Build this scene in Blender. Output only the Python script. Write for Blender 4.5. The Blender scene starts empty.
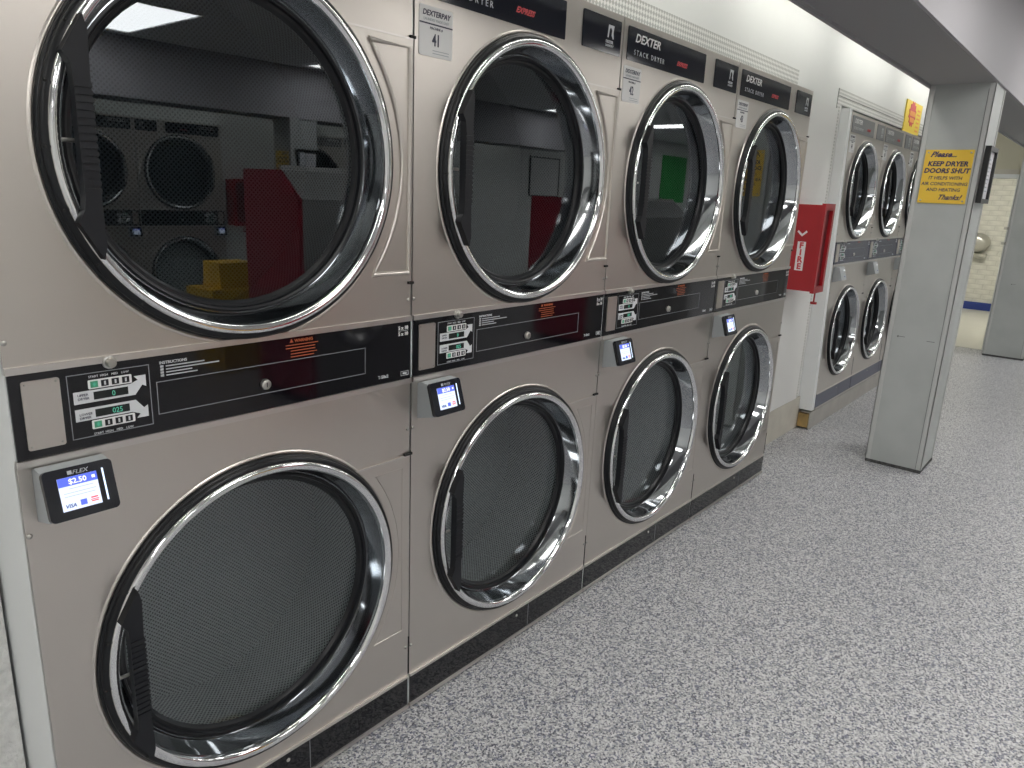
import bpy, math, random
from mathutils import Vector, Matrix
random.seed(7)
R = math.radians
S = bpy.context.scene
COL = S.collection

# ------------------------------------------------------------------ camera
CAM = (-0.3505, -1.3400, 1.4519); YAW, PITCH, ROLL, FPX = 0.8837, -0.2560, 0.0446, 730.33
def camera():
    f = Vector((math.cos(PITCH)*math.sin(YAW), math.cos(PITCH)*math.cos(YAW), math.sin(PITCH)))
    r = Vector((math.cos(YAW), -math.sin(YAW), 0)); u = r.cross(f)
    r2 = r*math.cos(ROLL)+u*math.sin(ROLL); u2 = -r*math.sin(ROLL)+u*math.cos(ROLL)
    cd = bpy.data.cameras.new('camera'); cd.sensor_width = 36; cd.sensor_fit = 'HORIZONTAL'
    cd.lens = FPX/1024*36; cd.clip_start = 0.02; cd.clip_end = 100
    o = bpy.data.objects.new('camera', cd); COL.objects.link(o)
    m = Matrix((r2, u2, -f)).transposed().to_4x4(); m.translation = CAM
    o.matrix_world = m; S.camera = o
camera()
# ------------------------------------------------------------------ light / exposure
W_ = bpy.data.worlds.new('world'); S.world = W_; W_.use_nodes = True
W_.node_tree.nodes['Background'].inputs[0].default_value = (0.8, 0.85, 1, 1)
W_.node_tree.nodes['Background'].inputs[1].default_value = 0.02
S.view_settings.view_transform = 'Standard'; S.view_settings.look = 'None'
S.view_settings.gamma = 1; S.view_settings.use_curve_mapping = False
S.view_settings.exposure = 0.25
S.cycles.use_denoising = True; S.cycles.use_adaptive_sampling = False
S.cycles.max_bounces = 10; S.cycles.diffuse_bounces = 5; S.cycles.glossy_bounces = 6
S.cycles.transmission_bounces = 6; S.cycles.transparent_max_bounces = 12
S.cycles.sample_clamp_indirect = 2.0; S.cycles.blur_glossy = 1.5
S.cycles.caustics_reflective = False
TROFFER_E, COVE_E, BACK_E = 9.0, 10.0, 13.0

# ------------------------------------------------------------------ materials
MATS = {}
def newmat(n):
    m = bpy.data.materials.new(n); m.use_nodes = True; MATS[n] = m
    return m, m.node_tree.nodes, m.node_tree.links, m.node_tree.nodes['Principled BSDF']
def plain(n, col, rough=0.5, metal=0.0, spec=0.5, noise=0.0, nscale=30, bump=0.0, bscale=80):
    m, N, L, B = newmat(n)
    B.inputs['Base Color'].default_value = (*col, 1); B.inputs['Roughness'].default_value = rough
    B.inputs['Metallic'].default_value = metal; B.inputs['Specular IOR Level'].default_value = spec
    tc = N.new('ShaderNodeTexCoord')
    if noise:
        t = N.new('ShaderNodeTexNoise'); t.inputs['Scale'].default_value = nscale; t.inputs['Detail'].default_value = 4
        L.new(tc.outputs['Object'], t.inputs['Vector'])
        r = N.new('ShaderNodeMapRange'); r.inputs['To Min'].default_value = 1-noise; r.inputs['To Max'].default_value = 1+noise
        r.inputs['From Min'].default_value = 0.3; r.inputs['From Max'].default_value = 0.7
        L.new(t.outputs['Fac'], r.inputs['Value'])
        v = N.new('ShaderNodeVectorMath'); v.operation = 'SCALE'; v.inputs[0].default_value = col
        L.new(r.outputs['Result'], v.inputs['Scale']); L.new(v.outputs['Vector'], B.inputs['Base Color'])
    if bump:
        t = N.new('ShaderNodeTexNoise'); t.inputs['Scale'].default_value = bscale; t.inputs['Detail'].default_value = 3
        L.new(tc.outputs['Object'], t.inputs['Vector'])
        b = N.new('ShaderNodeBump'); b.inputs['Strength'].default_value = bump; b.inputs['Distance'].default_value = 0.01
        L.new(t.outputs['Fac'], b.inputs['Height']); L.new(b.outputs['Normal'], B.inputs['Normal'])
    return m
def emit(n, col, s, base=(0.01, 0.01, 0.01)):
    m, N, L, B = newmat(n)
    B.inputs['Base Color'].default_value = (*base, 1)
    B.inputs['Emission Color'].default_value = (*col, 1); B.inputs['Emission Strength'].default_value = s
    return m
def brushed(n, col, rough, stretch=(1, 1, 60)):
    m, N, L, B = newmat(n)
    B.inputs['Metallic'].default_value = 1
    tc = N.new('ShaderNodeTexCoord'); mp = N.new('ShaderNodeMapping')
    mp.inputs['Scale'].default_value = stretch; L.new(tc.outputs['Object'], mp.inputs['Vector'])
    t = N.new('ShaderNodeTexNoise'); t.inputs['Scale'].default_value = 6; t.inputs['Detail'].default_value = 3
    L.new(mp.outputs['Vector'], t.inputs['Vector'])
    t2 = N.new('ShaderNodeTexNoise'); t2.inputs['Scale'].default_value = 3.5; t2.inputs['Detail'].default_value = 4
    L.new(tc.outputs['Object'], t2.inputs['Vector'])
    r = N.new('ShaderNodeMapRange'); r.inputs['From Min'].default_value = .3; r.inputs['From Max'].default_value = .7
    r.inputs['To Min'].default_value = rough-.035; r.inputs['To Max'].default_value = rough+.035
    L.new(t2.outputs['Fac'], r.inputs['Value']); L.new(r.outputs['Result'], B.inputs['Roughness'])
    r2 = N.new('ShaderNodeMapRange'); r2.inputs['From Min'].default_value = .3; r2.inputs['From Max'].default_value = .7
    r2.inputs['To Min'].default_value = .985; r2.inputs['To Max'].default_value = 1.015
    L.new(t.outputs['Fac'], r2.inputs['Value'])
    v = N.new('ShaderNodeVectorMath'); v.operation = 'SCALE'; v.inputs[0].default_value = col
    N.remove(v); N.remove(r2); B.inputs['Base Color'].default_value = (*col, 1)
    bp = N.new('ShaderNodeBump'); bp.inputs['Strength'].default_value = .012; bp.inputs['Distance'].default_value = .002
    L.new(t.outputs['Fac'], bp.inputs['Height']); L.new(bp.outputs['Normal'], B.inputs['Normal'])
    return m
def floor_mat():
    m, N, L, B = newmat('speckled_floor')
    tc = N.new('ShaderNodeTexCoord')
    def vor(scale, stops):
        v = N.new('ShaderNodeTexVoronoi'); v.inputs['Scale'].default_value = scale
        L.new(tc.outputs['Object'], v.inputs['Vector'])
        s = N.new('ShaderNodeSeparateColor'); L.new(v.outputs['Color'], s.inputs['Color'])
        c = N.new('ShaderNodeValToRGB'); c.color_ramp.interpolation = 'CONSTANT'
        e = c.color_ramp.elements
        while len(e) > 1: e.remove(e[0])
        e[0].position = 0; e[0].color = (*stops[0][1], 1)
        for p, col in stops[1:]:
            k = e.new(p); k.color = (*col, 1)
        L.new(s.outputs['Red'], c.inputs['Fac']); return c
    a = vor(195, [(0, (.66, .66, .665)), (.30, (.45, .45, .455)), (.52, (.25, .255, .275)), (.72, (.10, .11, .18)), (.87, (.02, .022, .05))])
    b = vor(400, [(0, (.76, .76, .75)), (.45, (.42, .42, .43)), (.75, (.10, .10, .14))])
    mx = N.new('ShaderNodeMix'); mx.data_type = 'RGBA'; mx.inputs[0].default_value = .22
    L.new(a.outputs['Color'], mx.inputs[6]); L.new(b.outputs['Color'], mx.inputs[7])
    L.new(mx.outputs[2], B.inputs['Base Color'])
    B.inputs['Roughness'].default_value = .38; B.inputs['Specular IOR Level'].default_value = .45
    return m
def drum_mat(nm='perforated_drum', col=(.37, .385, .385), sc=122):
    m, N, L, B = newmat(nm)
    uv = N.new('ShaderNodeUVMap'); mp = N.new('ShaderNodeMapping')
    mp.inputs['Rotation'].default_value = (0, 0, R(45)); mp.inputs['Scale'].default_value = (sc, sc, 1)
    L.new(uv.outputs['UV'], mp.inputs['Vector'])
    fr = N.new('ShaderNodeVectorMath'); fr.operation = 'FRACTION'; L.new(mp.outputs['Vector'], fr.inputs[0])
    ds = N.new('ShaderNodeVectorMath'); ds.operation = 'DISTANCE'; ds.inputs[1].default_value = (.5, .5, 0)
    L.new(fr.outputs['Vector'], ds.inputs[0])
    lt = N.new('ShaderNodeMath'); lt.operation = 'LESS_THAN'; lt.inputs[1].default_value = .30
    L.new(ds.outputs['Value'], lt.inputs[0])
    mx = N.new('ShaderNodeMix'); mx.data_type = 'RGBA'
    mx.inputs[6].default_value = (*col, 1); mx.inputs[7].default_value = (.015, .015, .016, 1)
    L.new(lt.outputs['Value'], mx.inputs[0]); L.new(mx.outputs[2], B.inputs['Base Color'])
    B.inputs['Metallic'].default_value = .3; B.inputs['Roughness'].default_value = .5
    return m
def glass_mat(nm, tint, r0):
    m, N, L, B = newmat(nm); N.remove(B)
    out = [n for n in N if n.type == 'OUTPUT_MATERIAL'][0]
    g = N.new('ShaderNodeBsdfGlossy'); g.inputs['Roughness'].default_value = 0.01
    g.inputs['Color'].default_value = (.92, .96, 1, 1)
    t = N.new('ShaderNodeBsdfTransparent'); t.inputs['Color'].default_value = (*tint, 1)
    lw = N.new('ShaderNodeLayerWeight')                      # Schlick reflectance, the same from both sides of the pane
    p = N.new('ShaderNodeMath'); p.operation = 'POWER'; p.inputs[1].default_value = 5; L.new(lw.outputs['Facing'], p.inputs[0])
    a = N.new('ShaderNodeMath'); a.operation = 'MULTIPLY_ADD'; a.inputs[1].default_value = 1-r0; a.inputs[2].default_value = r0
    L.new(p.outputs[0], a.inputs[0])
    mx = N.new('ShaderNodeMixShader'); L.new(a.outputs[0], mx.inputs[0])
    L.new(t.outputs[0], mx.inputs[1]); L.new(g.outputs[0], mx.inputs[2]); L.new(mx.outputs[0], out.inputs['Surface'])
    return m
def bead_mat():
    m, N, L, B = newmat('perforated_bead')
    tc = N.new('ShaderNodeTexCoord'); mp = N.new('ShaderNodeMapping')
    mp.inputs['Rotation'].default_value = (0, R(45), 0); mp.inputs['Scale'].default_value = (72, 72, 72)
    L.new(tc.outputs['Object'], mp.inputs['Vector'])
    ck = N.new('ShaderNodeTexChecker'); ck.inputs['Scale'].default_value = 1
    ck.inputs['Color1'].default_value = (.78, .78, .75, 1); ck.inputs['Color2'].default_value = (.46, .46, .44, 1)
    L.new(mp.outputs['Vector'], ck.inputs['Vector']); L.new(ck.outputs['Color'], B.inputs['Base Color'])
    B.inputs['Roughness'].default_value = .6
    return m
def column_mat():
    m = plain('column_paint', (.44, .46, .45), .42, noise=.06, nscale=5)
    return m
brushed('stainless', (.64, .60, .555), .33)
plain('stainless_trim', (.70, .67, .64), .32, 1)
plain('chrome', (.84, .85, .86), .05, 1)
plain('dimmed_chrome', (.42, .44, .46), .07, 1)  # chrome darkened in colour to give the door cone its dim reflections
plain('black_rubber', (.007, .008, .010), .34, spec=.3)
plain('black_plastic', (.009, .010, .013), .45, spec=.3)
plain('black_gloss', (.004, .004, .006), .06)
plain('header_black', (.008, .010, .018), .12)
plain('far_header_sheen', (.16, .165, .17), .3)  # grey holds the grazing reflection on the header plates
plain('far_kick_sheen', (.075, .08, .125), .35)  # blue-grey glancing reflection painted into the kick plate colour
plain('far_strip_sheen', (.022, .026, .06), .2)  # lightened to navy for the strip's reflection at a low angle
plain('seam_dark', (.01, .01, .01), .8)
plain('cabinet_white', (.86, .88, .88), .4)
plain('offwhite_print', (.62, .64, .66), .5)
plain('white_print', (.8, .8, .8), .5)
plain('grey_print', (.42, .44, .46), .5)
plain('line_print', (.24, .25, .27), .5)
plain('dark_print', (.03, .03, .06), .5)
plain('red_print', (.55, .06, .07), .5)
plain('orange_print', (.38, .085, .025), .5)
plain('lcd_dark', (.012, .016, .015), .15)
emit('led_green', (.08, .45, .30), .8)
plain('button_green', (.06, .28, .16), .4)
plain('reader_grey', (.40, .42, .43), .5, bump=.15, bscale=900)
plain('bezel_black', (.008, .009, .014), .1)
emit('screen_white', (.72, .82, 1.0), 1.15)
emit('screen_blue', (.10, .16, .85), 1.0)
emit('screen_text', (1, 1, 1), 1.1)
emit('screen_grey', (.55, .62, .75), .9)
emit('screen_red', (.9, .12, .12), .9)
emit('screen_navy', (.05, .12, .45), .6)
emit('led_bar', (.65, .8, 1.0), 1.6)
plain('tag_white', (.78, .78, .77), .5)
drum_mat(); glass_mat('shaded_glass', (.47, .50, .52), .075); glass_mat('door_glass', (.84, .86, .86), .065); floor_mat(); bead_mat(); column_mat()  # upper panes darker than lower ones, dimness of their drums put into tint
drum_mat('drum_steel', (.34, .355, .355), 128)
plain('drum_back_black', (.02, .02, .02), .5)
plain('wall_white', (.80, .81, .79), .55, noise=.015, nscale=3)
plain('wall_rough', (.74, .74, .72), .75, noise=.10, nscale=60, bump=.9, bscale=55)
plain('wall_board', (.80, .80, .78), .5)
plain('wall_beige', (.58, .55, .48), .6, noise=.08, nscale=8)
plain('wall_cream', (.62, .59, .46), .7)
plain('ceiling_white', (.70, .71, .70), .8, noise=.02, nscale=20)
plain('soffit_paint', (.33, .33, .335), .6)
plain('fascia_paint', (.42, .41, .43), .6)
plain('corner_guard', (.52, .53, .52), .4)
plain('column_dirt', (.07, .07, .07), .8, noise=.5, nscale=60)
plain('scuff', (.16, .16, .16), .7)
plain('sign_yellow', (.83, .55, .06), .45)
plain('sign_ink', (.035, .03, .10), .5)
plain('screw_metal', (.5, .49, .46), .3, 1)
plain('fire_red', (.34, .014, .02), .35)
plain('fire_dark_red', (.12, .008, .012), .5)
plain('panel_red', (.33, .012, .03), .4)
plain('wood', (.36, .24, .09), .6, noise=.35, nscale=14)
plain('curb_metal', (.52, .50, .46), .45, .6, noise=.1, nscale=6)
plain('frame_black', (.015, .015, .016), .35)
plain('paper', (.72, .73, .76), .5, noise=.12, nscale=25)
plain('brick_white', (.78, .77, .71), .55, noise=.08, nscale=12, bump=.4, bscale=25)
plain('mortar', (.66, .65, .60), .8)
plain('blue_base', (.02, .045, .24), .4)
plain('back_floor', (.62, .61, .55), .35, noise=.03, nscale=4)
plain('sale_yellow', (.88, .66, .07), .5)
plain('sale_red', (.62, .06, .07), .5)
plain('sale_orange', (.85, .36, .08), .5)
plain('bin_yellow', (.75, .46, .02), .45)
plain('island_grey', (.33, .33, .32), .5)
plain('green_board', (.06, .42, .10), .6)
plain('dispenser_metal', (.55, .54, .50), .3, .7)
emit('troffer_lens', (1.0, .98, .95), TROFFER_E)
emit('cove_tube', (1.0, .99, .92), COVE_E)
emit('back_lens', (1.0, .96, .86), BACK_E)

# ------------------------------------------------------------------ mesh helpers
class MB:
    def __init__(s): s.v = []; s.f = []; s.uv = {}
    def box(s, x0, x1, y0, y1, z0, z1):
        b = len(s.v)
        s.v += [(x, y, z) for x in (x0, x1) for y in (y0, y1) for z in (z0, z1)]
        for q in ((0, 1, 3, 2), (4, 6, 7, 5), (0, 4, 5, 1), (2, 3, 7, 6), (0, 2, 6, 4), (1, 5, 7, 3)):
            s.f.append(tuple(b+i for i in q))
        return s
    def prism(s, poly, y0, y1):               # polygon in x,z (counter-clockwise), front face at y0
        b = len(s.v); n = len(poly)
        s.v += [(x, y0, z) for x, z in poly]+[(x, y1, z) for x, z in poly]
        s.f.append(tuple(range(b, b+n))); s.f.append(tuple(range(b+2*n-1, b+n-1, -1)))
        for i in range(n):
            j = (i+1) % n; s.f.append((b+i, b+n+i, b+n+j, b+j))
        return s
    def prism_x(s, poly, x0, x1):             # polygon in y,z extruded along x
        b = len(s.v); n = len(poly)
        s.v += [(x0, y, z) for y, z in poly]+[(x1, y, z) for y, z in poly]
        s.f.append(tuple(range(b+n-1, b-1, -1))); s.f.append(tuple(range(b+n, b+2*n)))
        for i in range(n):
            j = (i+1) % n; s.f.append((b+i, b+j, b+n+j, b+n+i))
        return s
    def lathe(s, prof, cx, cz, n=96, closed=False):   # profile of (r, y) around the y axis
        b = len(s.v); k = len(prof)
        acc = [0.0]
        for i in range(1, k): acc.append(acc[-1]+math.dist(prof[i], prof[i-1]))
        rm = max(p[0] for p in prof)
        for i in range(n):
            a = 2*math.pi*i/n
            for r, y in prof: s.v.append((cx+r*math.cos(a), y, cz+r*math.sin(a)))
        m = k if closed else k-1
        for i in range(n):
            for j in range(m):
                j2 = (j+1) % k; i2 = (i+1) % n
                s.uv[len(s.f)] = [(rm*2*math.pi*i/n, acc[j]), (rm*2*math.pi*i/n, acc[j2]), (rm*2*math.pi*(i+1)/n, acc[j2]), (rm*2*math.pi*(i+1)/n, acc[j])]
                s.f.append((b+i*k+j, b+i*k+j2, b+i2*k+j2, b+i2*k+j))
        return s
    def disc(s, r, y, cx, cz, n=64, back=False):
        b = len(s.v)
        s.v += [(cx+r*math.cos(2*math.pi*i/n), y, cz+r*math.sin(2*math.pi*i/n)) for i in range(n)]
        q = list(range(b, b+n)); s.uv[len(s.f)] = [(s.v[i][0], s.v[i][2]) for i in (q[::-1] if back else q)]
        s.f.append(tuple(q[::-1] if back else q)); return s
    def tube(s, pts, r, n=8):
        b = len(s.v); P = [Vector(p) for p in pts]
        for i, p in enumerate(P):
            t = (P[min(i+1, len(P)-1)]-P[max(i-1, 0)]).normalized()
            a = t.orthogonal().normalized() if i == 0 else (pa-t*pa.dot(t)).normalized()
            pa = a; c = t.cross(a)
            for k in range(n):
                th = 2*math.pi*k/n; s.v.append(tuple(p+a*r*math.cos(th)+c*r*math.sin(th)))
        for i in range(len(P)-1):
            for k in range(n):
                k2 = (k+1) % n; s.f.append((b+i*n+k, b+i*n+k2, b+(i+1)*n+k2, b+(i+1)*n+k))
        s.f.append(tuple(b+k for k in range(n))[::-1]); e = b+(len(P)-1)*n; s.f.append(tuple(e+k for k in range(n)))
        return s
    def plate_hole(s, x0, x1, z0, z1, y0, y1, cx, cz, r, n=96):
        ang = [2*math.pi*i/n for i in range(n)]+[math.atan2(z-cz, x-cx) % (2*math.pi) for x in (x0, x1) for z in (z0, z1)]
        ang = sorted(set(round(a, 9) for a in ang)); m = len(ang); b = len(s.v)
        for a in ang:
            c, d = math.cos(a), math.sin(a); t = 1e9
            if c > 1e-9: t = min(t, (x1-cx)/c)
            if c < -1e-9: t = min(t, (x0-cx)/c)
            if d > 1e-9: t = min(t, (z1-cz)/d)
            if d < -1e-9: t = min(t, (z0-cz)/d)
            for rr in (r, t):
                for y in (y0, y1): s.v.append((cx+rr*c, y, cz+rr*d))
        for i in range(m):
            j = (i+1) % m; p, q = b+4*i, b+4*j
            s.f += [(p, p+2, q+2, q), (p+1, q+1, q+3, p+3), (p, q, q+1, p+1), (p+2, p+3, q+3, q+2)]
        return s
    def build(s, name, mat, parent=None, smooth=None, mats=None):
        me = bpy.data.meshes.new(name); me.from_pydata(s.v, [], s.f)
        if s.uv:
            ul = me.uv_layers.new(name='UVMap')
            for p in me.polygons:
                u = s.uv.get(p.index)
                if u:
                    for li, c in zip(p.loop_indices, u): ul.data[li].uv = c
        me.materials.append(MATS[mat])
        if smooth is not None:
            for p in me.polygons: p.use_smooth = True
            me.set_sharp_from_angle(angle=R(smooth))
        me.update()
        return link(name, me, parent)
def link(name, me, parent=None):
    o = bpy.data.objects.new(name, me); COL.objects.link(o)
    if parent is not None: o.parent = parent
    return o
def rrect(x0, x1, z0, z1, r, n=5):
    P = []
    for cx, cz, a in ((x1-r, z0+r, -90), (x1-r, z1-r, 0), (x0+r, z1-r, 90), (x0+r, z0+r, 180)):
        P += [(cx+r*math.cos(R(a+90*i/n)), cz+r*math.sin(R(a+90*i/n))) for i in range(n+1)]
    return P
def outline(x0, x1, z0, z1, w, y0, y1):       # thin rectangular frame
    return (MB().box(x0, x1, y0, y1, z0, z0+w).box(x0, x1, y0, y1, z1-w, z1)
            .box(x0, x0+w, y0, y1, z0+w, z1-w).box(x1-w, x1, y0, y1, z0+w, z1-w))
TXT = {}
def text(name, body, size, mat, parent, pos, align='LEFT', shear=0, offset=0, space=1, sx=1, depth=.0004):
    key = (body, size, mat, align, shear, offset, space, sx)
    if key not in TXT:
        cu = bpy.data.curves.new('t', 'FONT'); cu.body = body; cu.size = size; cu.align_x = align
        cu.shear = shear; cu.offset = offset; cu.space_character = space; cu.extrude = depth; cu.resolution_u = 2
        t = bpy.data.objects.new('t', cu); COL.objects.link(t)
        me = bpy.data.meshes.new_from_object(t)
        for v in me.vertices: v.co = (v.co.x*sx, -v.co.z, v.co.y)
        bpy.data.objects.remove(t); bpy.data.curves.remove(cu)
        me.name = name; me.materials.clear(); me.materials.append(MATS[mat]); TXT[key] = me
    o = link(name, TXT[key], parent); o.location = pos; return o
def empty(name, loc=(0, 0, 0), rz=0):
    o = bpy.data.objects.new(name, None); COL.objects.link(o); o.location = loc; o.rotation_euler = (0, 0, rz)
    o.empty_display_size = .1; return o
def tag(o, label, cat=None, group=None, kind=None):
    o['label'] = label
    if cat: o['category'] = cat
    if group: o['group'] = group
    if kind: o['kind'] = kind
    return o
KIDS = {}
def copy_tree(o, parent=None, skip=()):
    c = o.copy(); COL.objects.link(c); c.parent = parent
    for ch in [x for x in KIDS.get(o.name, [])]:
        if ch.name.split('.')[0] not in skip: copy_tree(ch, c, skip)
    return c
def index_kids():
    KIDS.clear()
    for o in COL.objects:
        if o.parent: KIDS.setdefault(o.parent.name, []).append(o)
def struct(name, mb, mat, label, parent=None, smooth=None):
    o = mb.build(name, mat, parent, smooth)
    if parent is None: tag(o, label, kind='structure')
    return o

# ------------------------------------------------------------------ the room
ZC, ZS = 2.58, 2.09           # ceiling, underside of soffit
YW, YO = 0.18, -6.18          # dryer wall, opposite wall
X0, X1, XP, XB = -2.6, 16.0, 9.05, 13.0
BW, FW, FX = 0.876, 0.79, 4.60   # dryer width, far dryer width, far bank start
struct('floor', MB().box(X0, X1, YO-.1, 1.3, -.1, 0), 'speckled_floor', 'grey speckled terrazzo floor of white, grey and blue flecks')
struct('ceiling', MB().box(X0, X1, YO-.1, 1.3, ZC, ZC+.1), 'ceiling_white', 'flat white ceiling over the laundromat')
wb = (MB().box(X0, -.004, YW, YW+.12, 0, ZC))
struct('wall_left', wb, 'wall_rough', 'rough white painted wall left of the dryers')
struct('wall_back', MB().box(-.004, 4*BW+.004, YW, YW+.12, 2.03, ZC).box(4*BW+.004, FX-.06, YW, YW+.12, 0, ZC)
       .box(FX-.06, FX+3*FW+.01, YW, YW+.12, 2.075, ZC).box(FX+3*FW+.01, XP+.12, YW, YW+.12, 0, ZC), 'wall_white', 'white wall above and between the dryer banks')
struct('wall_service', MB().box(X0, XP+.12, 1.2, 1.3, 0, ZC), 'wall_white', 'service wall behind the dryers')
struct('wall_opposite', MB().box(X0, X1, YO-.1, YO, 0, ZC), 'wall_white', 'white wall across the room, seen in the door glass')
struct('wall_near', MB().box(X0-.1, X0, YO, 1.3, 0, ZC), 'wall_white', 'white end wall on the near side')
struct('wall_far', MB().box(X1, X1+.1, YO, 1.3, 0, ZC), 'wall_white', 'white end wall at the far side')
b = struct('wall_board', MB().box(4*BW+.01, 4.44, YW-.015, YW, .22, 2.02), 'wall_board', 'smooth white wall board between the two dryer banks')
struct('baseboard_dryers', MB().box(4*BW+.004, FX-.06, YW-.012, YW, 0, .215), 'wall_beige', 'beige strip at the foot of the wall between the banks')
# bead strips around the openings
struct('trim_1', MB().box(-.02, 3.75, YW-.006, YW, 2.045, 2.135), 'perforated_bead', 'perforated metal bead along the wall above the near dryers')
struct('trim_2', MB().box(4.44, 7.2, YW-.006, YW, 2.098, 2.137).box(4.44, 7.2, YW-.003, YW, 2.05, 2.097)
       .box(4.44, 4.50, YW-.004, YW, .13, 2.097), 'perforated_bead', 'perforated metal bead framing the far dryer opening, lower leg standing in for shaded wall')  # bottom of the upright leg stands in for wall in shadow
# soffits carried by the columns, one on each side of the room
def soffit(name, ya, yb, lab):
    yin, yout = (ya, yb)                    # ya: room face, yb: wall side
    o = struct(name, MB().box(X0, XP+.1, min(ya, yb), max(ya, yb), ZS, ZC), 'soffit_paint', lab)
    d = -.012 if ya < yb else .012
    struct('fascia', MB().box(X0, XP+.1, min(ya, ya+d), max(ya, ya+d), ZS+.002, ZC), 'fascia_paint', '', o)
    e = .016 if ya < yb else -.016
    struct('lip', MB().box(X0, XP+.1, min(yb, yb+e), max(yb, yb+e), ZS-.012, ZS+.05), 'soffit_paint', '', o)
soffit('soffit', -.66, -.37, 'grey boxed soffit running above the columns')
soffit('soffit', -5.34, -5.63, 'grey soffit across the room, seen only in the door glass')
def column(x, ya, yb, lab, x2=None):
    x1 = x2 or x+.32
    o = struct('column', MB().box(x, x1, ya, yb, .015, ZS), 'column_paint', lab)
    g = .022; t = .004
    for cx_, sx in ((x, 1), (x1, -1)):
        for cy, sy in ((ya, 1), (yb, -1)):
            xs = sorted((cx_-sx*t, cx_+sx*g)); ys = sorted((cy-sy*t, cy+sy*g)); i = .001
            xa = sorted((cx_-sx*t, cx_-sx*i*0)); yb2 = sorted((cy-sy*t, cy))
            m = MB().box(xs[0], xs[1], yb2[0], yb2[1], .02, ZS-.004).box(xa[0], xa[1], ys[0], ys[1], .02, ZS-.004)
            m.build('corner_guard', 'corner_guard', o)
    MB().box(x-.003, x1+.003, ya-.003, yb+.003, 0, .018).build('base_strip', 'column_dirt', o)
    MB().box(x-.0012, x, ya+.05, ya+.09, .755, .758).box(x-.0012, x, ya+.20, ya+.23, .762, .765).box(x-.0012, x, ya+.232, ya+.24, .758, .768).build('scuff', 'scuff', o)
    MB().box(x-.0012, x, ya+.024, ya+.0262, .02, ZS-.03).build('seam', 'scuff', o)
    return o
column(4.18, -.66, -.37, 'grey square column with yellow sign in front of far dryers')
column(8.72, -.70, -.34, 'far grey square column beside the doorway to the brick room')
column(4.18, -5.63, -5.34, 'grey column across the room, seen only in the door glass')
# partition with doorway, brick room behind it
struct('wall_partition', MB().box(XP, XP+.12, -.29, YW, 1.89, ZC).box(XP, XP+.12, -.75, -.29, 0, ZC)
       .box(XP, XP+.12, YW, .9, 0, ZC), 'wall_cream', 'cream wall above the doorway to the brick room')
struct('trim_3', MB().box(XP-.012, XP+.13, -.29, YW+.02, 1.82, 1.862).box(XP-.012, XP+.13, -.345, -.29, 0, 1.862), 'cabinet_white', 'white frame around the far doorway')
struct('trim_4', MB().box(XP-.006, XP, -.29, YW, 1.862, 1.91), 'wall_beige', 'darker strip over the doorway frame')
struct('wall_side', MB().box(XP+.12, XB+.1, -.85, -.75, 0, ZC), 'wall_white', 'side wall of the brick room')
struct('wall_side', MB().box(XP+.12, XB+.1, .9, 1.0, 0, ZC), 'wall_white', 'other side wall of the brick room')
struct('floor_2', MB().box(XP+.0, XB, -.75, .9, 0, .004), 'back_floor', 'pale smooth floor beyond the doorway')
br = struct('wall_brick', MB().box(XB, XB+.1, -.75, .9, 0, ZC), 'mortar', 'white painted brick wall at the end of the room beyond the doorway')
bl, bh = .213, .074
proto = MB().box(0, .03, 0, bl-.008, 0, bh-.009)
me = None
for row in range(29):
    for c in range(9):
        y = -.75+c*bl-(bl/2 if row % 2 else 0); y0, y1 = max(y, -.75), min(y+bl-.008, .9)
        if y1-y0 < .05: continue
        if y1-y0 > bl-.01:
            if me is None:
                o = proto.build('brick', 'brick_white', br); me = o.data
            else: o = link('brick', me, br)
            o.location = (XB-.008+random.uniform(-.004, .002), y0, .03+row*bh)
        else: MB().box(XB-.008, XB+.02, y0, y1, .03+row*bh, .03+(row+1)*bh-.009).build('brick', 'brick_white', br)
struct('baseboard_brick', MB().box(XB-.035, XB, -.75, .9, .004, .12), 'blue_base', 'blue baseboard under the white brick wall')

# ------------------------------------------------------------------ lights
def troffer(x, y, lab, grp, lens='troffer_lens', z=ZC):
    t = tag(empty('ceiling_light', (x, y, z)), lab, 'light', grp)
    outline(-.31, .31, -.01, .01, .02, -.61, .61)
    f = MB().box(-.31, .31, -.61, -.585, -.02, 0).box(-.31, .31, .585, .61, -.02, 0).box(-.31, -.285, -.585, .585, -.02, 0).box(.285, .31, -.585, .585, -.02, 0)
    f.build('frame', 'cabinet_white', t)
    MB().box(-.285, .285, -.585, .585, -.012, -.001).build('diffuser', lens, t)
G = 'recessed fluorescent lights in the ceiling'
for x in (-2.2, .03, 2.25, 4.5, 8.3, 10.5, 13.5):  # farthest pair is unseen, added to brighten the room's far end
    troffer(x+.0, -4.5, 'fluorescent ceiling light of the far row, seen in the door glass, the farthest one added', G)
    troffer(x+.6, -1.75, 'fluorescent ceiling light over the aisle above the view, the farthest one added', G+' over the aisle')
for i in range(7):  # unseen lamps added to lift the dark bank across the room
    t = tag(empty('strip_light', (-.9+1.45*i, -5.88, 2.55)), 'unseen fluorescent strip light added above the soffit across the room', 'light', 'added strip lights across the room')
    MB().box(-.62, .62, -.06, .06, -.02, .03).build('housing', 'cabinet_white', t)
    for y in (-.03, .03):
        MB().tube([(-.58, y, -.04), (.58, y, -.04)], .015, 10).build('tube', 'cove_tube', t, 40)
troffer(11.0, .1, 'ceiling light in the brick room beyond the doorway', None, 'back_lens')
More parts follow.
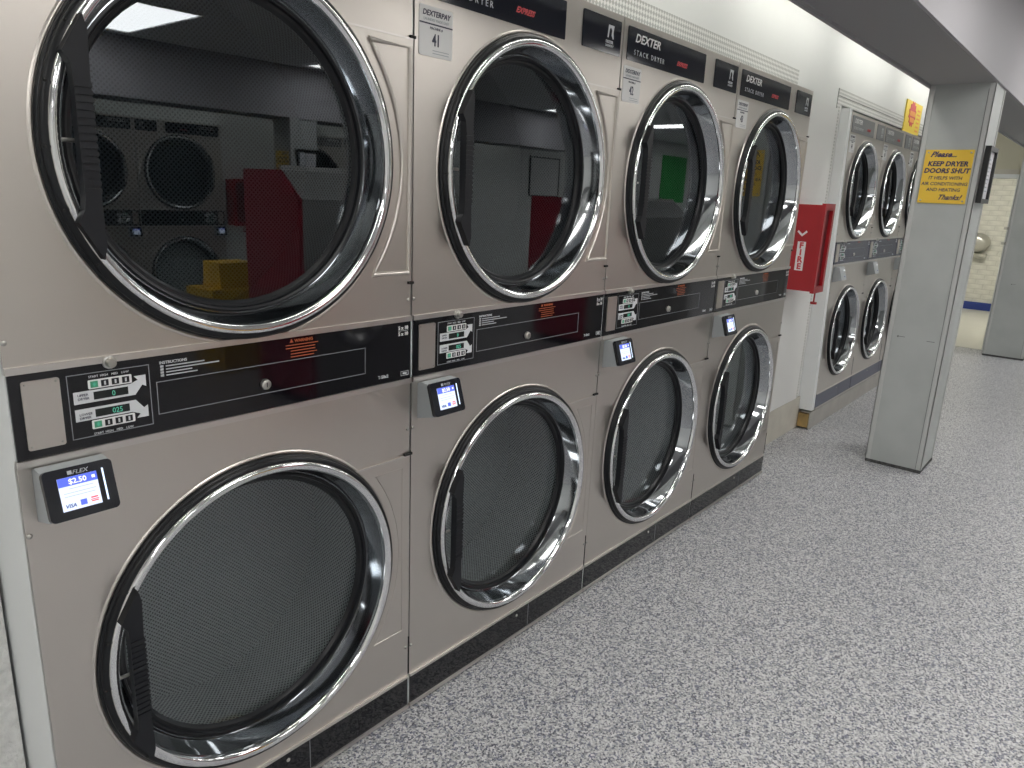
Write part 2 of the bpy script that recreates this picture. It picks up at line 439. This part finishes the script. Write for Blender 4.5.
for i in range(7):
    t = tag(empty('strip_light', (-.9+1.45*i, -.12, 2.55)), 'fluorescent strip light hidden above the soffit over the dryers', 'light', 'strip lights over the dryers')
    MB().box(-.62, .62, -.06, .06, -.02, .03).build('housing', 'cabinet_white', t)
    for y in (-.03, .03):
        MB().tube([(-.58, y, -.04), (.58, y, -.04)], .015, 10).build('tube', 'cove_tube', t, 40)

# ------------------------------------------------------------------ the stack dryer
def build_door(D, cx, cz, k, glass):
    P = lambda l: [(r*k, y) for r, y in l]
    d = MB().lathe(P([(.3465, -.010), (.3480, -.014), (.3475, -.020), (.345, -.0245), (.340, -.0258), (.333, -.0245), (.329, -.020), (.3275, -.014), (.3268, -.010)]), cx, cz).build('door', 'chrome', D, 50)
    MB().lathe(P([(.3268, -.0101), (.3225, .004), (.313, .030), (.311, .034)]), cx, cz).build('inner_cone', 'dimmed_chrome', d, 50)
    MB().lathe(P([(.3620, -.0005), (.3618, -.005), (.3600, -.0075), (.3578, -.0085), (.3575, -.0100), (.3580, -.0125), (.3565, -.0155), (.3520, -.0180), (.3465, -.0185), (.345, -.012), (.345, -.0005)]), cx, cz).build('gasket', 'black_rubber', d, 50)
    MB().lathe(P([(.3115, .033), (.306, .031), (.302, .033), (.300, .040), (.294, .041), (.291, .045), (.288, .050)]), cx, cz).build('inner_seal', 'black_rubber', d, 40)
    MB().lathe(P([(.3125, .0335), (.3105, .0325), (.3095, .0335)]), cx, cz).build('seal_trim', 'dimmed_chrome', d, 60)
    MB().disc(.289*k, .049, cx, cz, 96).disc(.289*k, .053, cx, cz, 96, True).build('glass', glass, d)
    # handle: a bar with two feet on the rim, gripped from the left
    O = [(-.292, .187), (-.326, .129), (-.3155, .112), (-.3135, .088), (-.3135, -.088), (-.3155, -.108), (-.326, -.127), (-.292, -.187), (-.2865, -.165), (-.2885, -.092), (-.2885, .092), (-.2865, .165)]
    h = MB().prism([(cx+x*k, cz+z*k) for x, z in O], -.046, -.026)
    for i in range(15):
        z = (-.08+.0114*i)*k; h.box(cx-.3145*k, cx-.2875*k, -.0485, -.046, cz+z, cz+z+.007*k)
    h.build('handle', 'black_plastic', d)
    MB().tube([(cx-.334*k, -.012, cz), (cx-.305*k, -.012, cz)], .0035, 8).build('catch_pin', 'screw_metal', d)
    for a in range(150, 231, 16):
        x, z = cx+.3535*k*math.cos(R(a)), cz+.3535*k*math.sin(R(a))
        MB().lathe([(.0001, -.0200), (.0022, -.0195), (.003, -.016)], x, z, 8).build('rivet', 'seam_dark', d)
    return d
def hinge_panel(D, cx, cz, k, Wd, za, zb, flat=False):
    """raised pressed panel between door and right edge, its left side an arc around the door"""
    r = .366*k; zr = min(r-.004, max(abs(za-cz), abs(zb-cz)))
    xr = Wd-.004
    def shape(rad, z0, z1, x1, n=24):
        a0 = math.asin(max(-1, min(1, (z0-cz)/rad))); a1 = math.asin(max(-1, min(1, (z1-cz)/rad)))
        arc = [(cx+rad*math.cos(a0+(a1-a0)*i/n), cz+rad*math.sin(a0+(a1-a0)*i/n)) for i in range(n+1)]
        return [(x1, z0), (x1, z1)]+arc[::-1]
    p = MB().prism(shape(r, za, zb, xr), -.0035, .0005).build('hinge_panel', 'stainless', D)
    if not flat:
        S_ = shape(.392*k, za+.021, zb-.021, Wd-.014)
        MB().tube([(x, -.0035, z) for x, z in S_+S_[:1]], .0062, 8).build('pressed_bead', 'stainless', p, 60)
    else:
        S_ = shape(.388*k, za+.03, zb-.03, Wd-.03)
        MB().tube([(x, -.003, z) for x, z in S_+S_[:1]], .0016, 6).build('pressed_bead', 'stainless', p, 60)
    MB().box(cx+.235*k, xr, -.0045, -.0036, zb-.003, zb+.001).build('edge_highlight', 'stainless_trim', p)  # thin bright strip laid on as the highlight along the panel's top edge
    for z in ((zb+.004,) if flat else (zb+.004, za-.004)):
        MB().box(Wd-(.024 if flat else .014), Wd+.002, -.007, .001, z-.0035, z+.0025).build('hinge_pin', 'seam_dark', p)
    return p
def screw(D, x, z, y=0):
    MB().lathe([(.0001, y-.003), (.0035, y-.0028), (.005, y-.001), (.005, y)], x, z, 12).build('screw', 'screw_metal', D, 60)
def build_dryer(name, q):
    D = empty(name)
    Wd, H = q['W'], q['H']; k = q['k']; cx = q['cx']; zs0, zs1 = q['zs0'], q['zs1']; cu, cl = q['cu'], q['cl']; zk = q['zk']
    e = .003; rh = .335*k; DY = .80
    # cabinet shell
    MB().box(e, e+.012, .002, DY, .012, H).box(Wd-e-.012, Wd-e, .002, DY, .012, H).box(e+.012, Wd-e-.012, .012, DY, H-.012, H)\
        .box(e+.012, Wd-e-.012, .012, DY, .012, .024).box(e+.012, Wd-e-.012, DY-.012, DY, .024, H-.012).build('cabinet', 'cabinet_white', D)
    up = MB().plate_hole(e, Wd-e, zs1+.012, H, 0, .012, cx, cu, rh).build('upper_front', 'stainless', D)
    lo = MB().plate_hole(e, Wd-e, zk+.006, zs0-.012, 0, .012, cx, cl, rh).build('lower_front', 'stainless', D)
    for f, cz in ((up, cu), (lo, cl)):
        MB().lathe([(.371*k, .0005), (.3685*k, -.0018), (.3655*k, -.0025), (.3635*k, -.0018), (.3622*k, .0005)], cx, cz).build('pressed_rim', 'stainless', f, 60)
    # trims
    MB().box(e, Wd-e, -.007, .01, zs1, zs1+.012).build('strip_rail', 'stainless_trim', D)
    MB().box(e, Wd-e, -.007, .01, zs0-.012, zs0).build('strip_rail', 'stainless_trim', D)
    # kick plate
    kp = MB().box(e+.002, Wd-e-.002, -.002, .012, .018, zk-.001).build('kick_plate', q['km'], D)
    MB().box(e, Wd-e, -.006, .012, zk-.001, zk+.006).build('kick_rail', 'stainless_trim', kp)
    MB().box(e, Wd-e, -.006, .012, .008, .018).build('kick_rail', 'stainless_trim', kp)
    MB().box(Wd*.62, Wd*.62+.0015, -.0028, -.002, .02, zk-.002).build('kick_seam', 'line_print', kp)
    screw(kp, Wd*.55, .085, -.002)
    MB().box(e, Wd-e, .014, .05, .0, .012).build('plinth', 'seam_dark', D)
    # doors, drums
    for cz, nm in ((cu, 'upper'), (cl, 'lower')):
        build_door(D, cx, cz, k, 'shaded_glass' if nm == 'upper' else 'door_glass')
        dr = MB().lathe([(.362*k, .078), (.362*k, .66)], cx, cz, 72).build('drum', 'perforated_drum', D, 40)
        MB().disc(.3615*k, .33, cx, cz, 72).disc(.3615*k, .335, cx, cz, 72, True).build('drum_back', 'drum_steel', dr)
        MB().lathe([(rh+.0005, .012), (rh+.0005, .072), (.372*k, .073), (.372*k, .079)], cx, cz).build('collar', 'drum_back_black', dr, 40)
    hinge_panel(D, cx, cu, k, Wd, cu-.270*k, cu+.276*k)
    hinge_panel(D, cx, cl, k, Wd, cl-.275*k, cl+.263*k, True)
    for x in (.008, Wd-.010):
        for z in (cu-.316*k, cl-.31*k, cl+.334*k): screw(D, x, z)
    MB().box(Wd-.002, Wd+.002, -.001, .004, zk+.008, cl-.28*k).build('seam', 'seam_dark', D)
    # header plates
    h0, h1 = q['h0'], q['h1']
    hp = MB().prism(rrect(.026, .571*Wd/.876, h0, h1, .004), -.0025, .001).build('header_plate', q['hm'], D)
    zc = (h1-h0)
    text('lettering', 'DEXTER', .036, 'white_print', hp, (.068, -.0028, h0+.058*zc/.098), shear=.25, offset=.0006, sx=1.22)
    text('lettering', 'STACK DRYER', .022, 'offwhite_print', hp, (.066, -.0028, h0+.020*zc/.098), space=1.55, sx=.98)
    text('lettering', 'EXPRESS', .020, 'red_print', hp, (.352, -.0028, h0+.030*zc/.098), shear=.5, offset=.0008, sx=1.0)
    lx = .655*Wd/.876
    lp = MB().prism(rrect(lx, Wd-.016, h0, h1, .004), -.0025, .001).build('logo_plate', q['hm'], D)
    x = Wd-.092
    MB().prism([(x, h0+.044), (x+.006, h0+.044), (x+.010, h0+.068), (x+.016, h0+.074), (x+.024, h0+.066), (x+.022, h0+.052), (x+.030, h0+.042),
                (x+.035, h0+.044), (x+.031, h0+.060), (x+.035, h0+.080), (x+.004, h0+.080)], -.0030, -.0024).build('emblem', 'offwhite_print', lp)
    text('lettering', 'DEXTER', .011, 'offwhite_print', lp, (x-.008, -.0028, h0+.029), offset=.0003)
    text('lettering', 'LAUNDRY', .0095, 'offwhite_print', lp, (x-.008, -.0028, h0+.019))
    # ---- control strip
    st = MB().box(e+.002, Wd-e-.002, -.003, .010, zs0, zs1).build('control_panel', q['sm'], D)
    Z = lambda z: zs0+(z-.9865)*(zs1-zs0)/.1472
    y = -.0032; y2 = -.0042
    cp = MB().prism(rrect(.022, .079, Z(1.002), Z(1.1205), .004), -.006, -.003).build('coin_plate', 'stainless', st)
    for sx_ in (.0275, .0735):
        for sz_ in (1.008, 1.115): MB().lathe([(.0001, -.0075), (.0015, -.0074), (.002, -.006)], sx_, Z(sz_), 8).build('screw', 'screw_metal', cp)
    outline(.090, .228, Z(1.005), Z(1.1195), .0012, y2, y).build('module_outline', 'line_print', st)
    for up_ in (1, 0):
        m = (lambda z: Z(1.0625+(z-1.0625))) if up_ else (lambda z: Z(2*1.0622-z))
        A = [(.098, 1.067), (.200, 1.067), (.2135, 1.084), (.2205, 1.080), (.2205, 1.1015), (.200, 1.1015), (.2065, 1.094), (.193, 1.0885), (.098, 1.0885)]
        A = [(a, m(z)) for a, z in A]
        MB().prism(A if up_ else A[::-1], y2, y).build('arrow', 'offwhite_print', st)
        za, zb = sorted((m(1.071), m(1.085)))
        MB().box(.130, .188, y2-.0006, y2, za, zb).build('display', 'lcd_dark', st)
        text('digits', '0' if up_ else '025', .0135, 'led_green', st, (.160 if up_ else .158, y2-.0009, za+.002), sx=.9)
        zt = m(1.0795)
        text('lettering', 'UPPER' if up_ else 'LOWER', .0062, 'dark_print', st, (.104, y2-.0003, zt+.0005))
        text('lettering', 'DRYER', .0062, 'dark_print', st, (.104, y2-.0003, zt-.0062))
        za, zb = sorted((m(1.0905), m(1.1065)))
        MB().prism(rrect(.123, .196, za, zb, .002), y2, y).build('button_bar', 'white_print', st)
        for j in range(4):
            bx = .1265+.0176*j
            MB().box(bx, bx+.012, y2-.0012, y2, za+.0025, zb-.0025).build('button', 'button_green' if j == 0 else 'black_plastic', st)
            if j == 0:
                MB().prism([(bx+.006, za+.004), (bx+.009, (za+zb)/2), (bx+.006, zb-.004), (bx+.003, (za+zb)/2)], y2-.0015, y2-.0012).build('mark', 'led_green', st)
            else:
                MB().box(bx+.0045, bx+.0075, y2-.0015, y2-.0012, za+.0045, zb-.0045).build('mark', 'offwhite_print', st)
            zl = m(1.1115)-(.0 if up_ else .0045)
            text('lettering', ('START', 'HIGH', 'MED', 'LOW')[j], .0055, 'offwhite_print', st, (bx+.006, y2, zl-.001), 'CENTER')
    outline(.239, .728*Wd/.876, Z(1.021), Z(1.084), .0013, y2, y).build('window_outline', 'line_print', st)
    text('lettering', 'INSTRUCTIONS', .0075, 'offwhite_print', st, (.247, y2, Z(1.1165)), offset=.0001)
    it = MB()
    for j, (l, l0) in enumerate(((.075, 0), (.105, 0), (.05, 0), (.06, 0))): it.box(.259, .259+l, y2, y, Z(1.1105)-.0058*j, Z(1.1105)-.0058*j+.0022).box(.2485, .2545, y2, y, Z(1.1098)-.0058*j, Z(1.1098)-.0058*j+.0042)
    it.build('fine_print', 'grey_print', st)
    wx = .515*Wd/.876
    text('lettering', 'WARNING', .0095, 'orange_print', st, (wx+.022, y2, Z(1.1215)), offset=.0002)
    MB().prism([(wx+.010, Z(1.1215)), (wx+.019, Z(1.1215)), (wx+.0145, Z(1.1295))], y2, y).build('mark', 'orange_print', st)
    it = MB()
    for j, (a, l) in enumerate(((0, .082), (0, .074), (.012, .062), (.012, .066), (.012, .058))): it.box(wx+a, wx+a+l, y2, y, Z(1.1150)-.0064*j, Z(1.1150)-.0064*j+.0018)
    it.build('fine_print', 'orange_print', st)
    lk = MB().lathe([(.0001, -.011), (.008, -.011), (.0105, -.0095), (.0115, -.004), (.0115, -.003)], .463*Wd/.876, Z(1.041), 24).build('lock', 'screw_metal', st, 50)
    MB().box(.463*Wd/.876-.001, .463*Wd/.876+.001, -.0115, -.0105, Z(1.041)-.005, Z(1.041)+.005).build('keyhole', 'seam_dark', lk)
    text('lettering', '5 x 10', .0125, 'white_print', st, (Wd-.046, y2, Z(1.1145)), offset=.0003)
    text('lettering', '5 x 10', .0125, 'white_print', st, (Wd-.046, y2, Z(1.0995)), offset=.0003)
    MB().box(Wd-.046, Wd-.012, y2, y, Z(1.1110), Z(1.1117)).build('mark', 'offwhite_print', st)
    text('lettering', 'T-50x2', .011, 'offwhite_print', st, (Wd-.110, y2, Z(1.0005)), offset=.0002)
    outline(Wd-.037, Wd-.012, Z(.997), Z(1.0085), .001, y2, y).build('mark', 'offwhite_print', st)
    MB().box(Wd-.031, Wd-.018, y2, y, Z(1.0005), Z(1.0048)).build('mark', 'offwhite_print', st)
    kn = MB().lathe([(.0001, -.020), (.0065, -.020), (.0085, -.017), (.0085, -.010), (.0115, -.009), (.0115, -.003)], .160, zs1+.0005, 24).build('panel_lock', 'screw_metal', D, 50)
    # ---- card reader
    zr = zs0-.9865
    x0, x1 = .0235, .1305
    rd = MB().prism_x([(0, .967+zr), (0, .873+zr), (-.060, .889+zr), (-.036, .971+zr), (-.012, .973+zr)], x0, x1).build('card_reader', 'reader_grey', D)
    c = Vector(((x0+x1)/2, -.0505, .9305+zr)); th = -math.atan2(.025, .082)
    def sub(mb, nm, mat):
        o = mb.build(nm, mat, rd); o.location = c; o.rotation_euler = (th, 0, 0); return o
    sub(MB().prism(rrect(-.0545, .0545, -.0435, .0435, .008), -.008, .004), 'bezel', 'bezel_black')
    sub(MB().box(-.034, .027, -.0088, -.008, -.0285, .0275), 'screen', 'screen_white')
    sub(MB().box(-.034, .027, -.0094, -.0088, .0125, .0275), 'screen_band', 'screen_blue')
    sub(MB().box(.036, .0385, -.0088, -.008, -.026, .030), 'light_bar', 'led_bar')
    sub(MB().box(-.019, .019, -.0094, -.0088, .0070, .0082).box(-.028, .022, -.0094, -.0088, .0000, .0012).box(-.028, .020, -.0094, -.0088, -.0055, -.0043), 'screen_lines', 'screen_grey')
    sub(MB().box(-.006, .004, -.0094, -.0088, -.024, -.0145), 'card_mark', 'screen_blue')
    sub(MB().box(.011, .022, -.0094, -.0088, -.0165, -.0140).box(.010, .023, -.0094, -.0088, -.0195, -.0180).box(.011, .022, -.0094, -.0088, -.0225, -.0205), 'card_mark', 'screen_red')
    sub(MB().box(.0185, .0235, -.0099, -.0094, .0175, .0225), 'screen_icon', 'screen_text')
    for bdy, sz, mt, px, pz, kw in (('$2.50', .0125, 'screen_text', -.004, .0155, {'offset': .0002}), ('VISA', .0085, 'screen_navy', -.0215, -.0235, {'shear': .2, 'offset': .0002}), ('FLEX', .0098, 'grey_print', .002, .0305, {'shear': .3, 'sx': 1.15})):
        o = text('lettering', bdy, sz, mt, rd, (0, 0, 0), 'CENTER', **kw)
        o.rotation_euler = (th, 0, 0); o.location = c+Matrix.Rotation(th, 3, 'X') @ Vector((px, -.0098, pz))
    sub(MB().box(-.0165, -.0095, -.0084, -.008, .031, .0375), 'reader_mark', 'grey_print')
    return D
def number_tag(D, num, x=.0155, z=1.7505):
    t = MB().prism(rrect(x, x+.108, z, z+.107, .006), -.0016, .0005).build('number_tag', 'tag_white', D)
    t['label'] = 'white machine tag numbered '+num
    MB().box(x+.0005, x+.1075, -.0019, -.0015, z+.068, z+.071).build('tag_line', 'dark_print', t)
    text('lettering', 'DEXTERPAY', .0165, 'dark_print', t, (x+.054, -.0018, z+.0865), 'CENTER', shear=.2, offset=.0003, sx=.98)
    text('lettering', 'LAUNDRY MADE EASY', .0085, 'grey_print', t, (x+.054, -.0018, z+.0755), 'CENTER', sx=.95)
    text('lettering', 'MACHINE #', .0078, 'dark_print', t, (x+.054, -.0018, z+.0585), 'CENTER')
    text('lettering', num, .036, 'dark_print', t, (x+.054, -.0018, z+.0245), 'CENTER', offset=.0008, sx=.72)
    m = MB()
    for j in range(2): m.box(x+.043, x+.096, -.0019, -.0015, z+.013-.006*j, z+.0146-.006*j)
    m.build('fine_print', 'grey_print', t)
    return t
SPEC = dict(W=BW, H=1.9933, k=1.0, cx=.447, zs0=.9865, zs1=1.1337, cu=1.5025, cl=.517, zk=.1094, h0=1.8745, h1=1.9735, hm='header_black', km='black_gloss', sm='black_gloss')
FSPEC = dict(W=FW, H=1.90, k=.872, cx=.400, zs0=.972, zs1=1.113, cu=1.44, cl=.50, zk=.112, h0=1.785, h1=1.882, hm='far_header_sheen', km='far_kick_sheen', sm='far_strip_sheen')
proto = build_dryer('stack_dryer', SPEC)
fproto = build_dryer('stack_dryer', FSPEC)
index_kids()
labs = ['nearest stainless stack dryer, cut off by the left edge of the photo', 'stainless stack dryer with white tag 41, second from the left',
        'stainless stack dryer with white tag 42, third from the left', 'stainless stack dryer with white tag 43, next to the red fire cabinet']
SMALL = ('fine_print', 'mark', 'rivet', 'keyhole', 'screen_lines', 'screen_icon', 'card_mark', 'reader_mark', 'catch_pin')
dry = []
for i in range(4):
    d = proto if i == 0 else copy_tree(proto)
    d.location = (i*BW, 0, 0); tag(d, labs[i], 'dryer', 'large stainless stack dryers along the near wall'); dry.append(d)
for i in (1, 2, 3): number_tag(dry[i], str(40+i))
[o for o in COL.objects if o.parent == dry[3] and o.name.split('.')[0] == 'door'][0].rotation_euler = (0, 0, R(-.4))
# far bank on a curb, leaning back slightly
flabs = ['far bank stack dryer next to the white end panel', 'far bank stack dryer in the middle, left of the grey column', 'far bank stack dryer mostly hidden behind the grey column']
LEAN = -math.atan2(.045, 1.9)
for i in range(3):
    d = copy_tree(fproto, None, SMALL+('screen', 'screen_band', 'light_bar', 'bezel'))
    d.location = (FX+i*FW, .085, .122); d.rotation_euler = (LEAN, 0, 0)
    tag(d, flabs[i], 'dryer', 'smaller stack dryers of the far bank')
    number_tag(d, str(44+i), z=1.665)
# opposite bank, mirrored in the glass
olab = ['stack dryer across the room, mirrored whole in the nearest upper door', 'stack dryer across the room, mirrored behind the handle of the nearest upper door']
for i in range(2):
    d = copy_tree(proto, None, SMALL); d.location = (3.79-i*BW, -6.0, 0); d.rotation_euler = (0, 0, math.pi)
    tag(d, olab[i], 'dryer', 'stack dryers across the room')
for i in range(2):
    d = fproto if i == 0 else copy_tree(fproto, None, SMALL)
    d.location = (FX+(i+1)*FW, -6.06, .1); d.rotation_euler = (0, 0, math.pi)
    tag(d, 'smaller stack dryer across the room, %s the grey column there' % ('behind' if i == 0 else 'right of'), 'dryer', 'smaller stack dryers across the room')

# ------------------------------------------------------------------ far bank surround
MB().box(FX-.075, FX-.005, .085, YW-.001, .135, 2.03)
ep = tag(MB().prism_x([(.083, .132), (YW-.001, .132), (YW-.001, 2.035), (.128, 2.035)], FX-.06, FX-.012).build('end_panel', 'cabinet_white'), 'white end panel at the left of the far dryer bank', 'panel')
cb = tag(empty('curb', (FX-.07, .089, 0)), 'low metal clad curb with wooden end under the far dryers', 'curb')
MB().box(.012, 3*FW+.08, .0, .006, .0, .118).box(.012, 3*FW+.08, .006, .06, .112, .118).build('metal_face', 'curb_metal', cb)
MB().box(.004, .05, .008, .075, .012, .105).build('wood_end', 'wood', cb)
MB().box(.03, .07, .0752, .0905, .004, .118).build('side_plate', 'curb_metal', cb)
MB().box(.06, 3*FW+.08, .012, .070, .0, .111).build('core', 'wood', cb)

# ------------------------------------------------------------------ fire extinguisher cabinet
def fire(x, yf, yb, lab, rz=0):
    f = tag(empty('fire_cabinet', (x, yf, .985), rz), lab, 'fire cabinet')
    w, dp, h = .15, yb-yf-.016, .475
    t = .012
    MB().box(0, t, 0, dp, 0, h).box(w-t, w, 0, dp, 0, h).box(t, w-t, 0, dp, h-t, h).box(t, w-t, 0, dp, 0, t).box(t, w-t, dp-t, dp, t, h-t).build('case', 'fire_red', f)
    m = MB(); o_ = .008; v = .028
    m.box(-o_, w+o_, -.022, -.001, h-v, h+o_).box(-o_, w+o_, -.022, -.001, -o_, v).box(-o_, v-.006, -.022, -.001, v, h-v).box(w-v+.006, w+o_, -.022, -.001, v, h-v)
    m.build('door_frame', 'fire_red', f)
    MB().box(v-.006, w-v+.006, -.004, -.002, v, h-v).build('door_window', 'fire_dark_red', f)
    MB().tube([(w*.3, -.012, -.010), (w*.3, -.012, -.062)], .004).lathe([(.0001, -.03), (.016, -.028), (.018, -.012), (.016, .004), (.0001, .006)], w*.3, -.064, 16)
    s = MB().tube([(w*.35, -.012, -.009), (w*.35, -.012, -.060)], .0045)
    s.tube([(w*.35, -.012, -.060), (w*.35, -.012, -.072)], .018, 14); s.build('striker', 'fire_red', f)
    # vertical FIRE label on the side facing the aisle
    lb = MB().prism_x([(dp*.36, .112), (dp*.36, .272), (dp*.36+.046, .272), (dp*.36+.046, .112)], -.001, -.0002).build('label_plate', 'tag_white', f)
    for j, ch in enumerate('FIRE'):
        o = text('lettering', ch, .045, 'red_print', lb, (-.0015, dp*.36+.023, .236-.0385*j), 'CENTER', offset=.0022); o.rotation_euler = (0, 0, R(-90))
    ar = MB().prism_x([(dp*.42-.01, .325), (dp*.42+.018, .300), (dp*.42+.046, .325), (dp*.42+.040, .334), (dp*.42+.018, .314), (dp*.42-.004, .334)], -.001, -.0002)
    ar.build('label_mark', 'tag_white', f)
    return f
fire(3.885, .0, YW, 'open fronted red fire cabinet marked FIRE on white wall')
index_kids()
fo = fire(4.05, -6.0, -5.84, 'red fire cabinet across the room, seen only in the door glass', math.pi)

# ------------------------------------------------------------------ sign, picture frame, poster
def sign(loc, rz, lab):
    s = tag(empty('sign', loc, rz), lab, 'sign')
    MB().prism(rrect(0, .225, 0, .272, .004), -.003, 0).build('plate', 'sign_yellow', s)
    T = lambda b, sz, x, z, **k: text('lettering', b, sz, 'sign_ink', s, (x, -.0034, z), 'CENTER', **k)
    T('Please...', .038, .086, .236, shear=.45, offset=.0012, sx=1.02)
    T('KEEP DRYER', .034, .1125, .190, offset=.0013, shear=.15, sx=1.0); T('DOORS SHUT', .034, .1125, .155, offset=.0013, shear=.15, sx=1.0)
    T('IT HELPS WITH', .0235, .1125, .122, offset=.0004, shear=.1, sx=1.0); T('AIR CONDITIONING', .0235, .1125, .092, offset=.0004, shear=.1, sx=.98); T('AND HEATING', .0235, .1125, .062, offset=.0004, shear=.1, sx=1.0)
    T('Thanks!', .036, .145, .020, shear=.45, offset=.001, sx=.95)
    for x in (.014, .211):
        for z in (.014, .258): screw(s, x, z, -.003)
    return s
sign((4.176, -.401, 1.495), R(-90), 'yellow sign on the column asking to keep dryer doors shut')
sign((4.176, -5.372, 1.495), R(-90), 'yellow sign on the column across the room, seen in glass')
def frame(loc, rz, lab):
    f = tag(empty('picture_frame', loc, rz), lab, 'picture frame')
    w, h = .25, .285
    outline(0, w, 0, h, .022, -.026, 0).build('frame', 'frame_black', f)
    MB().box(.022, w-.022, -.012, -.002, .022, h-.022).build('document', 'paper', f)
    m = MB()
    for j in range(9): m.box(.05, .2-.02*(j % 3), -.0128, -.012, .06+.02*j, .066+.02*j)
    m.build('print', 'grey_print', f)
frame((4.215, -.6645, 1.505), 0, 'black framed notice on the side of the near grey column')
frame((4.495, -5.3355, 1.505), math.pi, 'black framed notice across the room, seen in glass')
frame((8.78, -.7045, 1.50), 0, 'black framed notice on the side of the far grey column')
# yellow poster standing on the far dryers
p = tag(empty('poster', (6.03, .168, 2.028)), 'yellow poster with a red burst standing on the far dryers', 'poster')
MB().box(0, .5, 0, .008, 0, .235).build('card', 'sale_yellow', p)
star = []
for i in range(24):
    a = 2*math.pi*i/24; r = (1 if i % 2 else .80); star.append((.20+.115*r*math.cos(a), .145+.095*r*math.sin(a)))
MB().prism(star, -.002, 0).build('burst', 'sale_red', p)
MB().prism(rrect(.115, .285, .13, .165, .006), -.0035, -.002).prism(rrect(.135, .265, .085, .118, .006), -.0035, -.002).build('print', 'sale_orange', p)
m = MB()
for j in range(6): m.box(.36, .45, -.001, 0, .03+.03*j, .042+.03*j)
m.build('print', 'sale_orange', p)

# ------------------------------------------------------------------ far room things
d = tag(empty('hand_dryer', (XB-.03, .50, .90)), 'rounded silver hand dryer on the white brick wall', 'hand dryer')
m = MB(); pr = [(.0001, .20), (.09, .195), (.135, .175), (.165, .13), (.18, .06), (.18, 0)]
n = 32; k = len(pr); 
for i in range(n):
    a = 2*math.pi*i/n
    for r, x in pr: m.v.append((-x, r*math.cos(a)*1.0, .12+r*math.sin(a)*.82))
for i in range(n):
    for j in range(k-1): m.f.append((i*k+j, ((i+1) % n)*k+j, ((i+1) % n)*k+j+1, i*k+j+1))
m.build('housing', 'dispenser_metal', d, 60)
MB().box(-.07, -.002, -.16, .16, -.10, -.04).build('tray', 'dispenser_metal', d)
for z in (1.305, 1.155):
    tag(MB().box(8.70, 8.72, -.345, -.30, z, z+.025).build('latch', 'screw_metal'), 'upper small metal latch on the far column edge' if z > 1.2 else 'lower small metal latch on the far column edge', 'latch')

# ------------------------------------------------------------------ mid room things, mirrored in the doors
def island(x, ln, top, lab):
    isl = tag(empty('washer_island', (x, -2.6, 0)), lab, 'washer island', 'washer islands in the middle of the room')
    prof = [(-.62, .08), (-.62, top), (-.21, top), (0, top-.175), (0, .08)]
    MB().prism_x(prof[::-1], .03, ln).build('body', 'island_grey', isl)
    MB().prism_x(prof[::-1], 0, .0295).build('end_panel', 'panel_red', isl)
    MB().box(.05, ln-.05, -.58, -.05, 0, .08).build('base', 'black_plastic', isl)
    MB().box(.03, ln, -.25, -.22, top, top+.03).build('top_rail', 'perforated_bead', isl)
    for i in range(int(ln/.7)):
        MB().lathe([(.21, .0), (.21, .03), (.17, .045), (.15, .03), (.15, .01)], .38+.7*i, .62, 40).build('washer_door', 'chrome', isl, 50)
island(2.39, 1.5, 1.53, 'washer island with red end panel, mirrored in the nearest upper door')
island(5.5, 2.2, 1.43, 'second washer island with red end panel, mirrored in the door beside tag 41')
bn = tag(empty('trash_bin', (2.72, -4.1, 0)), 'yellow two tier bin, seen only in the door glass', 'bin')
MB().box(-.24, .24, -.2, .2, 0, .62).build('body', 'bin_yellow', bn)
MB().prism_x([(-.14, .62), (.14, .62), (.12, .82), (-.12, .82)], -.13, .17).build('lid', 'bin_yellow', bn)
nb = tag(empty('notice_board', (9.15, YO, 1.43)), 'white notice board across the room, seen only in the door glass', 'notice board')
MB().box(0, .75, 0, .012, 0, .58).build('board', 'tag_white', nb)
MB().box(-.02, .77, 0, .02, -.02, 0).box(-.02, .77, 0, .02, .58, .60).box(-.02, 0, 0, .02, 0, .58).box(.75, .77, 0, .02, 0, .58).build('frame', 'frame_black', nb)
gb = tag(empty('green_poster', (13.4, YO+.002, 1.40)), 'green poster across the room, seen only in the door glass', 'poster')
MB().box(0, 1.05, 0, .012, 0, .92).build('sheet', 'green_board', gb)
